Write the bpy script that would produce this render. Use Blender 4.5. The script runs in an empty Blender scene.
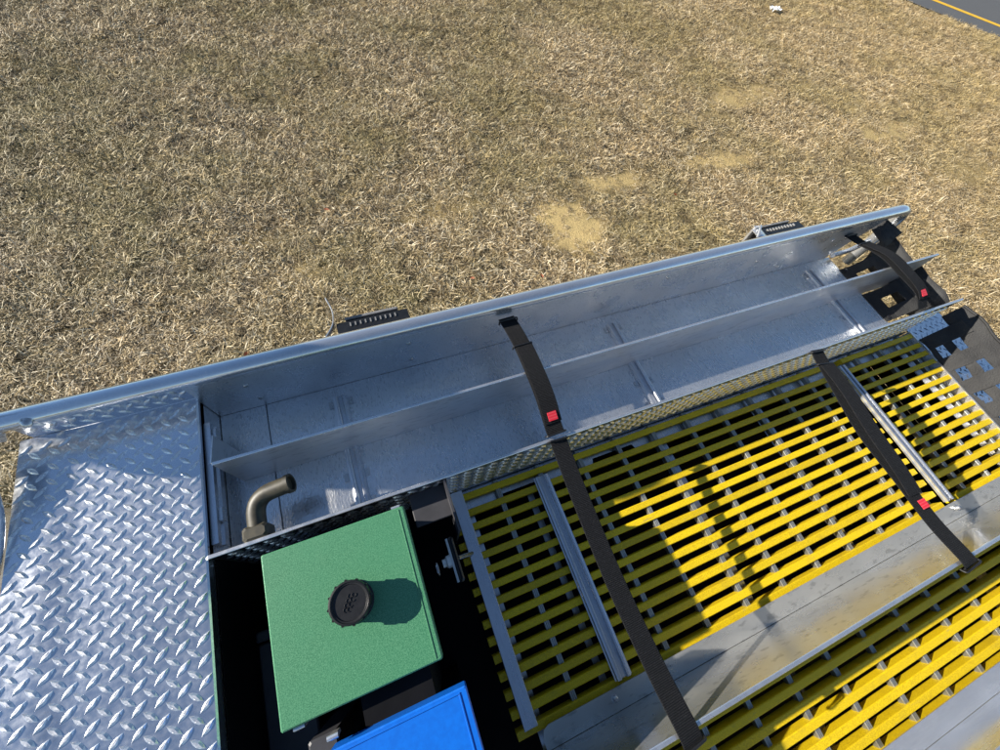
import bpy, math, random
import numpy as np
from mathutils import Vector, Matrix

# ------------------------------------------------------------------ camera, sky, sun
scn = bpy.context.scene
COL = scn.collection
CZ = 3.70                                   # eye height above the grass
EYE = Vector((0.0, 0.0, CZ))
RX = Vector((0.92838907, -0.35225712, 0.11835815))
DN = Vector((-0.26433148, -0.84985226, -0.4559386))
FW = Vector((0.26119456, 0.39200263, -0.88210619))
cam = bpy.data.cameras.new('camera')
cam.sensor_width = 36.0
cam.lens = 14.404
cam.clip_start = 0.02
cam.clip_end = 2000
camo = bpy.data.objects.new('camera', cam)
COL.objects.link(camo)
m = Matrix.Identity(4)
for r in range(3):
    m[r][0] = RX[r]; m[r][1] = -DN[r]; m[r][2] = -FW[r]; m[r][3] = EYE[r]
camo.matrix_world = m
scn.camera = camo

SUN_DIR = Vector((0.537, -0.200, -0.260)).normalized()      # the way the light travels
SUN_EL = math.asin(-SUN_DIR.z)
SUN_ROT = math.atan2(-SUN_DIR.x, -SUN_DIR.y)
w = bpy.data.worlds.new('World'); scn.world = w; w.use_nodes = True
nt = w.node_tree
bg = nt.nodes['Background']
sky = nt.nodes.new('ShaderNodeTexSky'); sky.sky_type = 'NISHITA'; sky.sun_disc = False
sky.sun_elevation = SUN_EL; sky.sun_rotation = SUN_ROT
sky.air_density = 1.0; sky.dust_density = 0.0; sky.ozone_density = 2.5
nt.links.new(sky.outputs[0], bg.inputs[0]); bg.inputs[1].default_value = 0.065
sl = bpy.data.lights.new('sun', 'SUN'); sl.energy = 5.0; sl.angle = math.radians(0.5); sl.color = (1.0, 0.93, 0.82)
so = bpy.data.objects.new('sun', sl); COL.objects.link(so)
so.rotation_euler = SUN_DIR.to_track_quat('-Z', 'Y').to_euler()
so.location = (-6, 3, 9)
scn.view_settings.view_transform = 'Standard'
scn.view_settings.look = 'None'
scn.view_settings.exposure = 1.05
scn.view_settings.gamma = 1.0
scn.render.engine = 'CYCLES'
scn.cycles.max_bounces = 6; scn.cycles.diffuse_bounces = 3; scn.cycles.glossy_bounces = 4
scn.render.resolution_x = 1024; scn.render.resolution_y = 768
random.seed(7)
rng = np.random.default_rng(7)

# ------------------------------------------------------------------ helpers
def W(x, y, h):
    return Vector((x, y, CZ - h))

class MB:
    def __init__(s): s.v = []; s.f = []; s.sm = []
    def add(s, vs, fs, smooth=False):
        o = len(s.v); s.v += [tuple(p) for p in vs]
        s.f += [tuple(i + o for i in f) for f in fs]; s.sm += [smooth] * len(fs)
        return s
    def box(s, a, b, c=0.0):
        """chamfered box between corners a and b"""
        x0, x1 = sorted((a[0], b[0])); y0, y1 = sorted((a[1], b[1])); z0, z1 = sorted((a[2], b[2]))
        if c <= 0:
            vs = [(x0,y0,z0),(x1,y0,z0),(x1,y1,z0),(x0,y1,z0),(x0,y0,z1),(x1,y0,z1),(x1,y1,z1),(x0,y1,z1)]
            return s.add(vs, [(3,2,1,0),(4,5,6,7),(0,1,5,4),(1,2,6,5),(2,3,7,6),(3,0,4,7)])
        def ring(z, k): return [(x0+k,y0+c-0,z),(x0+c,y0+k,z),(x1-c,y0+k,z),(x1-k,y0+c,z),(x1-k,y1-c,z),(x1-c,y1-k,z),(x0+c,y1-k,z),(x0+k,y1-c,z)]
        def inner(z): return [(x0+c,y0+c,z)]*0 + [(x0+c,y0+2*c,z),(x0+2*c,y0+c,z),(x1-2*c,y0+c,z),(x1-c,y0+2*c,z),(x1-c,y1-2*c,z),(x1-2*c,y1-c,z),(x0+2*c,y1-c,z),(x0+c,y1-2*c,z)]
        vs = inner(z0) + ring(z0+c, 0) + ring(z1-c, 0) + inner(z1)
        fs = [tuple(reversed(range(8))), tuple(range(24, 32))]
        for k in range(3):
            for i in range(8):
                j = (i+1) % 8
                fs.append((k*8+i, k*8+j, (k+1)*8+j, (k+1)*8+i))
        return s.add(vs, fs)
    def tube(s, pts, r, n=16, cap=True, smooth=True):
        pts = [Vector(p) for p in pts]; rr = r if isinstance(r, (list, tuple)) else [r]*len(pts)
        t0 = (pts[1]-pts[0]).normalized()
        up = Vector((0,0,1)) if abs(t0.z) < .9 else Vector((1,0,0))
        u = t0.cross(up).normalized(); rings = []
        for i, p in enumerate(pts):
            t = (pts[min(i+1,len(pts)-1)] - pts[max(i-1,0)]).normalized()
            u = (u - t*u.dot(t)).normalized(); v = t.cross(u)
            rings.append([p + (u*math.cos(2*math.pi*k/n) + v*math.sin(2*math.pi*k/n))*rr[i] for k in range(n)])
        vs = [q for r_ in rings for q in r_]; fs = []
        for i in range(len(pts)-1):
            for k in range(n):
                j = (k+1) % n
                fs.append((i*n+k, i*n+j, (i+1)*n+j, (i+1)*n+k))
        s.add(vs, fs, smooth)
        if cap:
            s.add(rings[0], [tuple(reversed(range(n)))]); s.add(rings[-1], [tuple(range(n))])
        return s
    def lathe(s, base, prof, n=32, axis=(0,0,1), smooth=True):
        """profile of (radius, height) about an axis from base"""
        ax = Vector(axis).normalized(); u = ax.orthogonal().normalized(); v = ax.cross(u); b = Vector(base)
        vs = []
        for r, z in prof:
            for k in range(n):
                a = 2*math.pi*k/n
                vs.append(b + ax*z + (u*math.cos(a)+v*math.sin(a))*r)
        fs = []
        for i in range(len(prof)-1):
            for k in range(n):
                j = (k+1) % n; fs.append((i*n+k, i*n+j, (i+1)*n+j, (i+1)*n+k))
        s.add(vs, fs, smooth)
        if prof[-1][0] > 1e-6: s.add(vs[-n:], [tuple(range(n))])
        return s
    def prism(s, prof, axis, a, b):
        """closed 2D profile extruded along axis 'x' or 'y' from a to b; profile in the two other axes (first, z)"""
        n = len(prof)
        if axis == 'y': vs = [(p[0], a, p[1]) for p in prof] + [(p[0], b, p[1]) for p in prof]
        elif axis == 'x': vs = [(a, p[0], p[1]) for p in prof] + [(b, p[0], p[1]) for p in prof]
        else: vs = [(p[0], p[1], a) for p in prof] + [(p[0], p[1], b) for p in prof]
        fs = [tuple(range(n)), tuple(reversed(range(n, 2*n)))]
        for i in range(n):
            j = (i+1) % n; fs.append((i, i+n, j+n, j))
        return s.add(vs, fs)
    def ribbon(s, pts, wdir, width, thick, smooth=True):
        """flat band through pts; wdir one vector or one per point"""
        pts = [Vector(p) for p in pts]; n = len(pts); vs = []
        prof = [(-.5, -.3), (-.47, -.5), (.47, -.5), (.5, -.3), (.5, .3), (.47, .5), (-.47, .5), (-.5, .3)]
        for i, p in enumerate(pts):
            t = (pts[min(i+1,n-1)] - pts[max(i-1,0)]).normalized()
            wv = Vector(wdir[i] if isinstance(wdir, list) else wdir); wv = (wv - t*wv.dot(t)).normalized(); nn = wv.cross(t)
            wd = width[i] if isinstance(width, (list, tuple)) else width
            vs += [p + wv*a*wd + nn*b*thick for a, b in prof]
        k = len(prof); fs = [tuple(reversed(range(k))), tuple(range((n-1)*k, n*k))]
        for i in range(n-1):
            for q in range(k):
                j = (q+1) % k; fs.append((i*k+q, i*k+j, (i+1)*k+j, (i+1)*k+q))
        return s.add(vs, fs)
    def mesh(s, name):
        me = bpy.data.meshes.new(name); me.from_pydata(s.v, [], s.f)
        me.polygons.foreach_set('use_smooth', s.sm); me.update(); has_smooth = any(s.sm)
        import bmesh
        bm = bmesh.new(); bm.from_mesh(me); bmesh.ops.recalc_face_normals(bm, faces=bm.faces); bm.to_mesh(me); bm.free()
        if has_smooth: me.set_sharp_from_angle(angle=math.radians(38))
        return me
    def build(s, name, mat, parent=None):
        o = bpy.data.objects.new(name, s.mesh(name)); COL.objects.link(o)
        o.data.materials.append(mat)
        if parent: o.parent = parent
        return o

def share(name, mesh, parent, loc):
    o = bpy.data.objects.new(name, mesh); COL.objects.link(o); o.parent = parent; o.location = loc
    return o

def tag(o, label=None, cat=None, group=None, kind=None):
    if label: o['label'] = label
    if cat: o['category'] = cat
    if group: o['group'] = group
    if kind: o['kind'] = kind
    return o

def empty(name, loc=(0,0,0)):
    o = bpy.data.objects.new(name, None); COL.objects.link(o); o.location = loc; o.empty_display_size = .1
    return o

def spline(ctrl, n=8):
    """Catmull-Rom through control points"""
    P = [Vector(p) for p in ctrl]; P = [P[0]*2-P[1]] + P + [P[-1]*2-P[-2]]; out = []
    for i in range(1, len(P)-2):
        for k in range(n):
            t = k/n; a, b, c, d = P[i-1], P[i], P[i+1], P[i+2]
            out.append(.5*((2*b) + (c-a)*t + (2*a-5*b+4*c-d)*t*t + (3*b-a-3*c+d)*t**3))
    out.append(P[-2]); return out

def fillet(pts, rad, n=6):
    """polyline with rounded corners"""
    P = [Vector(p) for p in pts]; out = [P[0]]
    for i in range(1, len(P)-1):
        a = (P[i-1]-P[i]); b = (P[i+1]-P[i]); r = min(rad, a.length*.49, b.length*.49)
        s, e = P[i]+a.normalized()*r, P[i]+b.normalized()*r
        for k in range(n+1):
            t = k/n; out.append(s*(1-t)**2 + P[i]*2*t*(1-t) + e*t*t)
    out.append(P[-1]); return out

# ------------------------------------------------------------------ materials
def new_mat(name):
    mt = bpy.data.materials.new(name); mt.use_nodes = True
    n = mt.node_tree.nodes; l = mt.node_tree.links
    return mt, n, l, n['Principled BSDF']
def N(n, t, **k):
    x = n.new(t)
    for a, b in k.items(): setattr(x, a, b)
    return x
def noise(n, l, scale, detail=4, rough=.55, vec=None, stretch=None):
    t = N(n, 'ShaderNodeTexNoise'); t.inputs['Scale'].default_value = scale; t.inputs['Detail'].default_value = detail; t.inputs['Roughness'].default_value = rough
    if vec is None: vec = N(n, 'ShaderNodeNewGeometry').outputs['Position']
    if stretch:
        mp = N(n, 'ShaderNodeMapping'); mp.inputs['Scale'].default_value = stretch; l.new(vec, mp.inputs[0]); vec = mp.outputs[0]
    l.new(vec, t.inputs['Vector']); return t
def ramp(n, l, src, stops):
    r = N(n, 'ShaderNodeValToRGB'); e = r.color_ramp.elements
    while len(e) < len(stops): e.new(.5)
    for q, (p, c) in zip(e, stops):
        q.position = p; q.color = (*c, 1) if len(c) == 3 else c
    l.new(src, r.inputs[0]); return r
def mix(n, l, fac, a, b, blend='MIX'):
    x = N(n, 'ShaderNodeMix', data_type='RGBA', blend_type=blend)
    for inp, v in ((0, fac), (6, a), (7, b)):
        if hasattr(v, 'is_output'): l.new(v, x.inputs[inp])
        elif inp == 0: x.inputs[0].default_value = v
        else: x.inputs[inp].default_value = (*v, 1)
    return x.outputs[2]
def bump(n, l, b, h, strength, dist=.002):
    x = N(n, 'ShaderNodeBump'); x.inputs['Strength'].default_value = strength; x.inputs['Distance'].default_value = dist
    l.new(h, x.inputs['Height']); l.new(x.outputs[0], b.inputs['Normal']); return x

def metal(name, col, r0, r1, fleck=0.0, bstr=.15, fscale=260, stretch=(1,1,1), bscale=40, dark=.55, met=.85):
    mt, n, l, b = new_mat(name)
    b.inputs['Metallic'].default_value = met
    big = noise(n, l, 5, 5, .6); sm = noise(n, l, fscale, 3, .6, stretch=stretch); md = noise(n, l, bscale, 4, .6, stretch=stretch)
    rr = N(n, 'ShaderNodeMapRange'); rr.inputs[1].default_value = .35; rr.inputs[2].default_value = .68; rr.inputs[3].default_value = r0; rr.inputs[4].default_value = r1
    l.new(md.outputs[0], rr.inputs[0]); l.new(rr.outputs[0], b.inputs['Roughness'])
    c = mix(n, l, ramp(n, l, big.outputs[0], [(.35, (0,0,0)), (.7, (1,1,1))]).outputs[0], tuple(x*.86 for x in col), col)
    if fleck:
        f = ramp(n, l, sm.outputs[0], [(.56, (0,0,0)), (.66, (fleck,)*3)])
        c = mix(n, l, f.outputs[0], c, tuple(x*dark for x in col))
    l.new(c, b.inputs['Base Color'])
    bump(n, l, b, sm.outputs[0], bstr, .0015)
    return mt

def paint(name, col, rough=.5, var=.12, scale=30, bstr=.1, bscale=300, coat=0, col2=None, metallic=0):
    mt, n, l, b = new_mat(name)
    t = noise(n, l, scale, 5, .6); c2 = col2 or tuple(x*(1-var*2) for x in col)
    l.new(mix(n, l, ramp(n, l, t.outputs[0], [(.36, (0,0,0)), (.64, (1,1,1))]).outputs[0], c2, col), b.inputs['Base Color'])
    b.inputs['Roughness'].default_value = rough; b.inputs['Metallic'].default_value = metallic
    b.inputs['Coat Weight'].default_value = coat
    s = noise(n, l, bscale, 3, .6); bump(n, l, b, s.outputs[0], bstr, .001)
    return mt

M = {}
M['sheet'] = metal('mill_aluminium', (.80,.81,.82), .19, .36, .6, .75, 230, (1,.3,1), 22, .5, .86)
M['wall'] = metal('brushed_aluminium', (.76,.765,.77), .22, .42, .5, .5, 190, (1,1,1), 14, .5, .82)
M['divider'] = metal('divider_aluminium', (.72,.725,.73), .28, .44, .5, .15, 60, (.35,1,1.6), 14, .5, .8)
M['galv'] = metal('dusty_aluminium', (.64,.64,.62), .2, .42, .8, .15, 45, (.45,1,.8), 9, .6, .74)
M['tread'] = metal('tread_plate', (.76,.78,.82), .15, .26, .4, .05, 240, (1,1,1), 60, .6, .95)
M['lug'] = metal('sunlit_tread_lugs', (.82,.83,.85), .22, .38, .4, .1, 300, (1,1,1), 80, .6, .80)  # paler and less metallic than the plate, so the lugs look sunlit
M['tube'] = metal('polished_tube', (.82,.84,.87), .16, .28, .2, .04, 300, (.15,1,1), 40)
M['track'] = metal('extruded_track', (.66,.68,.72), .22, .36, .2, .05, 200, (1,.1,1), 30)
M['edge'] = metal('bare_edge', (.86,.86,.86), .22, .35, .1, .05)
M['bolt'] = metal('bolt_steel', (.62,.62,.62), .2, .35, .2, .05)
M['rod'] = metal('ribbed_rod', (.36,.37,.35), .35, .5, .2, .05)
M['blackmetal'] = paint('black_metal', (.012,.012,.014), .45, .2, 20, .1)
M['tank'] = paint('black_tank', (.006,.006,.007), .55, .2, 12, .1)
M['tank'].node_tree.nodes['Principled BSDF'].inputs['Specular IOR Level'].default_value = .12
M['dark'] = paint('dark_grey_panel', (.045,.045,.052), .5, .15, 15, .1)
M['plastic'] = paint('black_plastic', (.011,.011,.012), .38, .25, 60, .12, 400)
M['red'] = paint('red_tag', (.72,.03,.06), .6, .1, 200, .1)
mt = M['red']; n = mt.node_tree.nodes; l = mt.node_tree.links; b = n['Principled BSDF']
g = N(n, 'ShaderNodeNewGeometry'); wv = N(n, 'ShaderNodeTexWave', bands_direction='Y'); wv.inputs['Scale'].default_value = 42; wv.inputs['Distortion'].default_value = 3; wv.inputs['Detail Scale'].default_value = 30
l.new(g.outputs['Position'], wv.inputs['Vector'])
l.new(mix(n, l, ramp(n, l, wv.outputs['Fac'], [(.55, (0,0,0)), (.8, (.3,.3,.3))]).outputs[0], (.62,.012,.03), (.8,.2,.2)), b.inputs['Base Color'])
M['white'] = paint('white_plastic', (.75,.75,.73), .45, .08, 40, .05)
M['lamp'] = paint('light_lens', (.22,.22,.22), .2, .1, 60, .05)
M['brass'] = paint('brown_pipe', (.060,.052,.032), .5, .3, 60, .15, 120, col2=(.032,.029,.02))
M['bluepaint'] = paint('blue_powder_coat', (.003,.135,.60), .38, .06, 90, .12, 500, coat=.15, col2=(.003,.115,.53))
# green hammered powder coat with pale flecks
mt, n, l, b = new_mat('green_powder_coat')
t = noise(n, l, 520, 2, .7); t2 = noise(n, l, 14, 4, .6)
c = mix(n, l, ramp(n, l, t.outputs[0], [(.38, (0,0,0)), (.66, (1,1,1))]).outputs[0], (.028,.145,.068), (.11,.30,.16))
c = mix(n, l, ramp(n, l, t2.outputs[0], [(.3, (0,0,0)), (.7, (.35,.35,.35))]).outputs[0], c, (.05,.22,.11))
l.new(c, b.inputs['Base Color']); b.inputs['Roughness'].default_value = .42
bump(n, l, b, t.outputs[0], .35, .001); M['green'] = mt
# yellow gritted fibreglass
mt, n, l, b = new_mat('yellow_fibreglass')
t = noise(n, l, 420, 3, .7); t2 = noise(n, l, 22, 4, .6)
c = mix(n, l, ramp(n, l, t.outputs[0], [(.38, (0,0,0)), (.6, (1,1,1))]).outputs[0], (.52,.35,.0), (.80,.60,.004))
c = mix(n, l, ramp(n, l, t2.outputs[0], [(.55, (0,0,0)), (.85, (.5,.5,.5))]).outputs[0], c, (.38,.27,.02))
oi = N(n, 'ShaderNodeObjectInfo')
c = mix(n, l, 1.0, c, ramp(n, l, oi.outputs['Random'], [(0, (.84,.82,.8)), (1, (1.06,1.05,1.0))]).outputs[0], 'MULTIPLY')
t3 = noise(n, l, 60, 6, .7, stretch=(.25,1,1))
c = mix(n, l, ramp(n, l, t3.outputs[0], [(.62, (0,0,0)), (.72, (.55,.55,.55))]).outputs[0], c, (.30,.24,.10))
l.new(c, b.inputs['Base Color']); b.inputs['Roughness'].default_value = .55
bump(n, l, b, t.outputs[0], .5, .0015); M['yellow'] = mt
# woven black webbing
mt, n, l, b = new_mat('black_webbing')
g = N(n, 'ShaderNodeNewGeometry')
wv = N(n, 'ShaderNodeTexWave', bands_direction='Y'); wv.inputs['Scale'].default_value = 75; wv.inputs['Distortion'].default_value = 1.2; wv.inputs['Detail Scale'].default_value = 6
l.new(g.outputs['Position'], wv.inputs['Vector'])
t = noise(n, l, 380, 3, .7)
c = mix(n, l, ramp(n, l, t.outputs[0], [(.5, (0,0,0)), (.72, (1,1,1))]).outputs[0], (.006,.006,.007), (.032,.033,.037))
l.new(c, b.inputs['Base Color']); b.inputs['Roughness'].default_value = .85; b.inputs['Specular IOR Level'].default_value = .25
x = N(n, 'ShaderNodeMath', operation='ADD'); l.new(wv.outputs['Fac'], x.inputs[0]); l.new(t.outputs[0], x.inputs[1])
bump(n, l, b, x.outputs[0], .7, .002); M['webbing'] = mt
# matt black vinyl
mt, n, l, b = new_mat('black_vinyl')
t = noise(n, l, 200, 3, .6); t2 = noise(n, l, 12, 4, .6)
c = mix(n, l, ramp(n, l, t2.outputs[0], [(.35, (0,0,0)), (.7, (1,1,1))]).outputs[0], (.009,.009,.010), (.024,.024,.024))
l.new(c, b.inputs['Base Color']); b.inputs['Roughness'].default_value = .7
x = N(n, 'ShaderNodeMath', operation='ADD'); l.new(t.outputs[0], x.inputs[0]); l.new(t2.outputs[0], x.inputs[1])
bump(n, l, b, x.outputs[0], .6, .004); M['vinyl'] = mt

# ------------------------------------------------------------------ ground and road
PATCH = [(2.78,3.48,.56,.50,1.0), (3.75,4.15,.60,.24,.9), (-.51,3.46,.28,.2,.7), (7.5,5.8,.9,.35,.8), (5.9,4.24,.8,.25,.85), (10.0,4.3,1.0,.35,.8), (10.6,3.0,.9,.4,.5), (1.3,4.1,.6,.2,.5), (6.5,5.3,.8,.2,.5), (-.9,4.1,.5,.2,.4)]
def ground_mat():
    mt, n, l, b = new_mat('dry_grass_ground')
    a = noise(n, l, 45, 6, .75); big = noise(n, l, .55, 4, .6); md = noise(n, l, 4.5, 5, .65)
    c = ramp(n, l, a.outputs[0], [(.32, (.022,.016,.010)), (.5, (.085,.062,.034)), (.68, (.22,.165,.085))]).outputs[0]
    c = mix(n, l, ramp(n, l, big.outputs[0], [(.38, (0,0,0)), (.62, (.4,.4,.4))]).outputs[0], c, (.12,.115,.045))
    c = mix(n, l, ramp(n, l, md.outputs[0], [(.56, (0,0,0)), (.72, (.6,.6,.6))]).outputs[0], c, (.055,.038,.022))
    at = N(n, 'ShaderNodeAttribute', attribute_name='patch')
    l.new(mix(n, l, at.outputs['Fac'], c, (.56,.42,.19)), b.inputs['Base Color'])
    b.inputs['Roughness'].default_value = .95; b.inputs['Specular IOR Level'].default_value = .15
    bump(n, l, b, a.outputs[0], 1.0, .03)
    return mt
def patchval(x, y):
    v = np.zeros_like(x)
    wob = .10*np.sin(x*7.3+1.2*y) + .10*np.sin(y*9.1-2.3*x+1) + .12*np.sin(x*19+y*13) + .10*np.sin(x*31-y*27)
    for px, py, a, b_, k_ in PATCH:
        d = np.sqrt(((x-px)/a)**2 + ((y-py)/b_)**2) + wob
        v = np.maximum(v, k_*np.clip((1.25-d)/.55, 0, 1))
    return v
# ground sheet: fine grid where the camera looks, one large skirt to the horizon
gx = np.concatenate([[-700, -60, -14], np.arange(-8, 20.01, .16), [30, 90, 700]]); gy = np.concatenate([[-700, -60, -8], np.arange(-2, 13.01, .16), [20, 90, 700]])
XX, YY = np.meshgrid(gx, gy); nx, ny = len(gx), len(gy)
ZZ = np.where((np.abs(XX) < 25) & (np.abs(YY) < 15), .018*np.sin(XX*1.7+YY*.9)+.014*np.sin(YY*2.6-XX*1.1), 0)
near_road = (XX*.842 + YY*.5396) > 17.2
ZZ = np.where(near_road, -.03, ZZ)
gm = bpy.data.meshes.new('ground')
idx = np.arange(nx*ny).reshape(ny, nx)
quads = np.stack([idx[:-1,:-1], idx[:-1,1:], idx[1:,1:], idx[1:,:-1]], -1).reshape(-1, 4)
gm.from_pydata(np.stack([XX.ravel(), YY.ravel(), ZZ.ravel()], 1).tolist(), [], quads.tolist())
at = gm.attributes.new('patch', 'FLOAT', 'POINT'); at.data.foreach_set('value', patchval(XX.ravel(), YY.ravel()).astype(np.float32))
gm.materials.append(ground_mat())
ground = bpy.data.objects.new('ground', gm); COL.objects.link(ground); tag(ground, kind='structure')

# road: edge runs through (16.0, 9.19) and (17.37, 7.05)
E0 = Vector((16.0, 9.19, 0)); ED = Vector((1.37, -2.14, 0)).normalized(); EN = Vector((-ED.y, ED.x, 0))
if EN.x < 0: EN = -EN
mt, n, l, b = new_mat('asphalt')
a = noise(n, l, 90, 5, .7); a2 = noise(n, l, 1.2, 4, .6)
c = mix(n, l, a2.outputs[0], ramp(n, l, a.outputs[0], [(.3, (.06,.062,.064)), (.7, (.13,.132,.134))]).outputs[0], (.085,.088,.092))
l.new(c, b.inputs['Base Color']); b.inputs['Roughness'].default_value = .85; bump(n, l, b, a.outputs[0], .5, .01); M['asphalt'] = mt
rb = MB(); L0, L1 = -60, 60
p = [E0 + ED*L0, E0 + ED*L1]
nseg = 240; vs = []; fs = []
for i in range(nseg+1):
    t = L0 + (L1-L0)*i/nseg; q = E0 + ED*t + EN*(.06*math.sin(t*3.1)+.05*math.sin(t*7.7+1)+random.uniform(-.04,.04))
    vs += [(q.x, q.y, .006), (*(E0+ED*t+EN*8.5)[:2], .03)]
for i in range(nseg): fs.append((2*i, 2*i+2, 2*i+3, 2*i+1))
rb.add(vs, fs); road = rb.build('road', M['asphalt']); tag(road, kind='structure')
M['roadyellow'] = paint('yellow_road_paint', (.78,.46,.02), .7, .1, 20, .3, 80)
def roadz(d): return .006 + .024*d/8.5 + .005
for d in (.82,):
    lb = MB(); q0 = E0+ED*L0; q1 = E0+ED*L1
    lb.add([(*(q0+EN*d)[:2], roadz(d)), (*(q1+EN*d)[:2], roadz(d)), (*(q1+EN*(d+.19))[:2], roadz(d+.19)), (*(q0+EN*(d+.19))[:2], roadz(d+.19))], [(0,1,2,3)])
    lb.build('edge_line', M['roadyellow'], road)

# ------------------------------------------------------------------ dead grass: tufts instanced on points (one uncountable mass)
def grass_mat():
    mt, n, l, b = new_mat('dead_grass_blades')
    at = N(n, 'ShaderNodeAttribute', attribute_name='blade'); oi = N(n, 'ShaderNodeObjectInfo')
    geo = N(n, 'ShaderNodeNewGeometry')
    big = noise(n, l, .5, 4, .6, geo.outputs['Position']); md = noise(n, l, 4.5, 6, .7, geo.outputs['Position'])
    c = ramp(n, l, at.outputs['Fac'], [(.0, (.035,.024,.013)), (.25, (.15,.10,.05)), (.46, (.43,.325,.17)), (.68, (.72,.57,.34)), (1.0, (.90,.80,.60))]).outputs[0]
    # olive left side, golden towards the road
    sp = N(n, 'ShaderNodeSeparateXYZ'); l.new(geo.outputs['Position'], sp.inputs[0])
    mr = N(n, 'ShaderNodeMapRange'); mr.inputs[1].default_value = 5.0; mr.inputs[2].default_value = -4.0; mr.inputs[3].default_value = 0.0; mr.inputs[4].default_value = .12; l.new(sp.outputs[0], mr.inputs[0])
    ad = N(n, 'ShaderNodeMath', operation='ADD', use_clamp=True)
    l.new(ramp(n, l, big.outputs[0], [(.42, (0,0,0)), (.60, (.5,.5,.5))]).outputs[0], ad.inputs[0]); l.new(mr.outputs[0], ad.inputs[1])
    c = mix(n, l, ad.outputs[0], c, (.27,.235,.09), 'MIX')
    mg = N(n, 'ShaderNodeMapRange'); mg.inputs[1].default_value = 1.0; mg.inputs[2].default_value = 13.0; mg.inputs[3].default_value = 0.0; mg.inputs[4].default_value = .35; l.new(sp.outputs[0], mg.inputs[0])
    c = mix(n, l, mg.outputs[0], c, (.60,.44,.20))
    c = mix(n, l, ramp(n, l, md.outputs[0], [(.48, (0,0,0)), (.64, (.7,.7,.7))]).outputs[0], c, (.13,.095,.055))
    rr = ramp(n, l, oi.outputs['Random'], [(0, (.72,.70,.66)), (.5, (1,1,1)), (1, (1.12,1.06,.95))])
    c = mix(n, l, 1.0, c, rr.outputs[0], 'MULTIPLY')
    l.new(c, b.inputs['Base Color']); b.inputs['Roughness'].default_value = .6; b.inputs['Specular IOR Level'].default_value = .35
    return mt
def make_grass():
    V = []; F = []; BL = []; VAR = []
    K = 4
    for k in range(K):
        nb = 62
        for i in range(nb):
            r = .12*math.sqrt(random.random()); a = random.uniform(0, 6.283); bx, by = r*math.cos(a), r*math.sin(a)
            az = random.uniform(0, 6.283); ln = random.uniform(.03, .085) if random.random() < .86 else random.uniform(.09, .17); el = math.radians(random.choice((2, 5, 10, 18, 34)) + random.uniform(-6, 10))
            wd = random.uniform(.0016, .0040); d = Vector((math.cos(az)*math.cos(el), math.sin(az)*math.cos(el), math.sin(el)))
            side = Vector((-math.sin(az), math.cos(az), random.uniform(-.6,.6))).normalized()*wd
            p0 = Vector((bx, by, random.uniform(-.004, .012))); p1 = p0 + d*ln*.55; p2 = p0 + d*ln + Vector((0,0,-ln*random.uniform(.05,.35)))
            p2.z = max(p2.z, .002)
            o = len(V); V += [p0-side*.7, p0+side*.7, p1+side, p1-side, p2]
            F += [(o, o+1, o+2, o+3), (o+3, o+2, o+4)]
            BL += [min(1, max(0, random.gauss(.50, .34)))]*5; VAR += [k]*5
    nt_ = len(V)
    # points
    dens = 330; x0, x1, y0, y1 = -6.5, 18.5, .2, 12
    cnt = int((x1-x0)*(y1-y0)*dens)
    px = rng.uniform(x0, x1, cnt); py = rng.uniform(y0, y1, cnt)
    # keep what a camera near here could see
    rel = np.stack([px, py, np.full(cnt, -CZ)], 1)
    cz_ = rel @ np.array(FW); cx_ = rel @ np.array(RX)/cz_; cy_ = rel @ np.array(DN)/cz_
    keep = (np.abs(cx_) < 1.6) & (cy_ > -1.25) & (cy_ < .75)
    keep &= ((px-E0.x)*EN.x + (py-E0.y)*EN.y) < rng.uniform(-.25, .12, cnt)
    pv = patchval(px, py); keep &= rng.uniform(0, 1, cnt) > pv*.78
    # clumping
    cl = .5+.5*np.sin(px*5.1+np.sin(py*3.3)*1.7)*np.sin(py*4.7+np.sin(px*2.9)*1.9); keep &= rng.uniform(0, 1, cnt) < .6+.4*cl
    px, py, pv = px[keep], py[keep], pv[keep]; q = len(px)
    pz = .018*np.sin(px*1.7+py*.9)+.014*np.sin(py*2.6-px*1.1)
    V2 = np.concatenate([np.array([tuple(v) for v in V]), np.stack([px, py, pz], 1)])
    me = bpy.data.meshes.new('dry_grass'); me.from_pydata(V2.tolist(), [], F)
    def att(nm, typ, arr, key='value'):
        a_ = me.attributes.new(nm, typ, 'POINT'); a_.data.foreach_set(key, arr)
    att('blade', 'FLOAT', np.concatenate([BL, np.zeros(q)]).astype(np.float32))
    att('var', 'INT', np.concatenate([VAR, 10+rng.integers(0, K, q)]).astype(np.int32))
    rot = np.zeros((nt_+q, 3), np.float32); rot[nt_:, 2] = rng.uniform(0, 6.283, q); rot[nt_:, 0] = rng.normal(0, .12, q); rot[nt_:, 1] = rng.normal(0, .12, q)
    att('rot', 'FLOAT_VECTOR', rot.ravel(), 'vector')
    sc = np.ones(nt_+q, np.float32); sc[nt_:] = rng.uniform(.5, 1.1, q)*(1-.45*pv); att('sca', 'FLOAT', sc)
    o = bpy.data.objects.new('dry_grass', me); COL.objects.link(o); me.materials.append(grass_mat())
    ng = bpy.data.node_groups.new('grass_scatter', 'GeometryNodeTree')
    ng.interface.new_socket('Geometry', in_out='INPUT', socket_type='NodeSocketGeometry'); ng.interface.new_socket('Geometry', in_out='OUTPUT', socket_type='NodeSocketGeometry')
    gi = ng.nodes.new('NodeGroupInput'); go = ng.nodes.new('NodeGroupOutput'); J = ng.nodes.new('GeometryNodeJoinGeometry')
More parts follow.
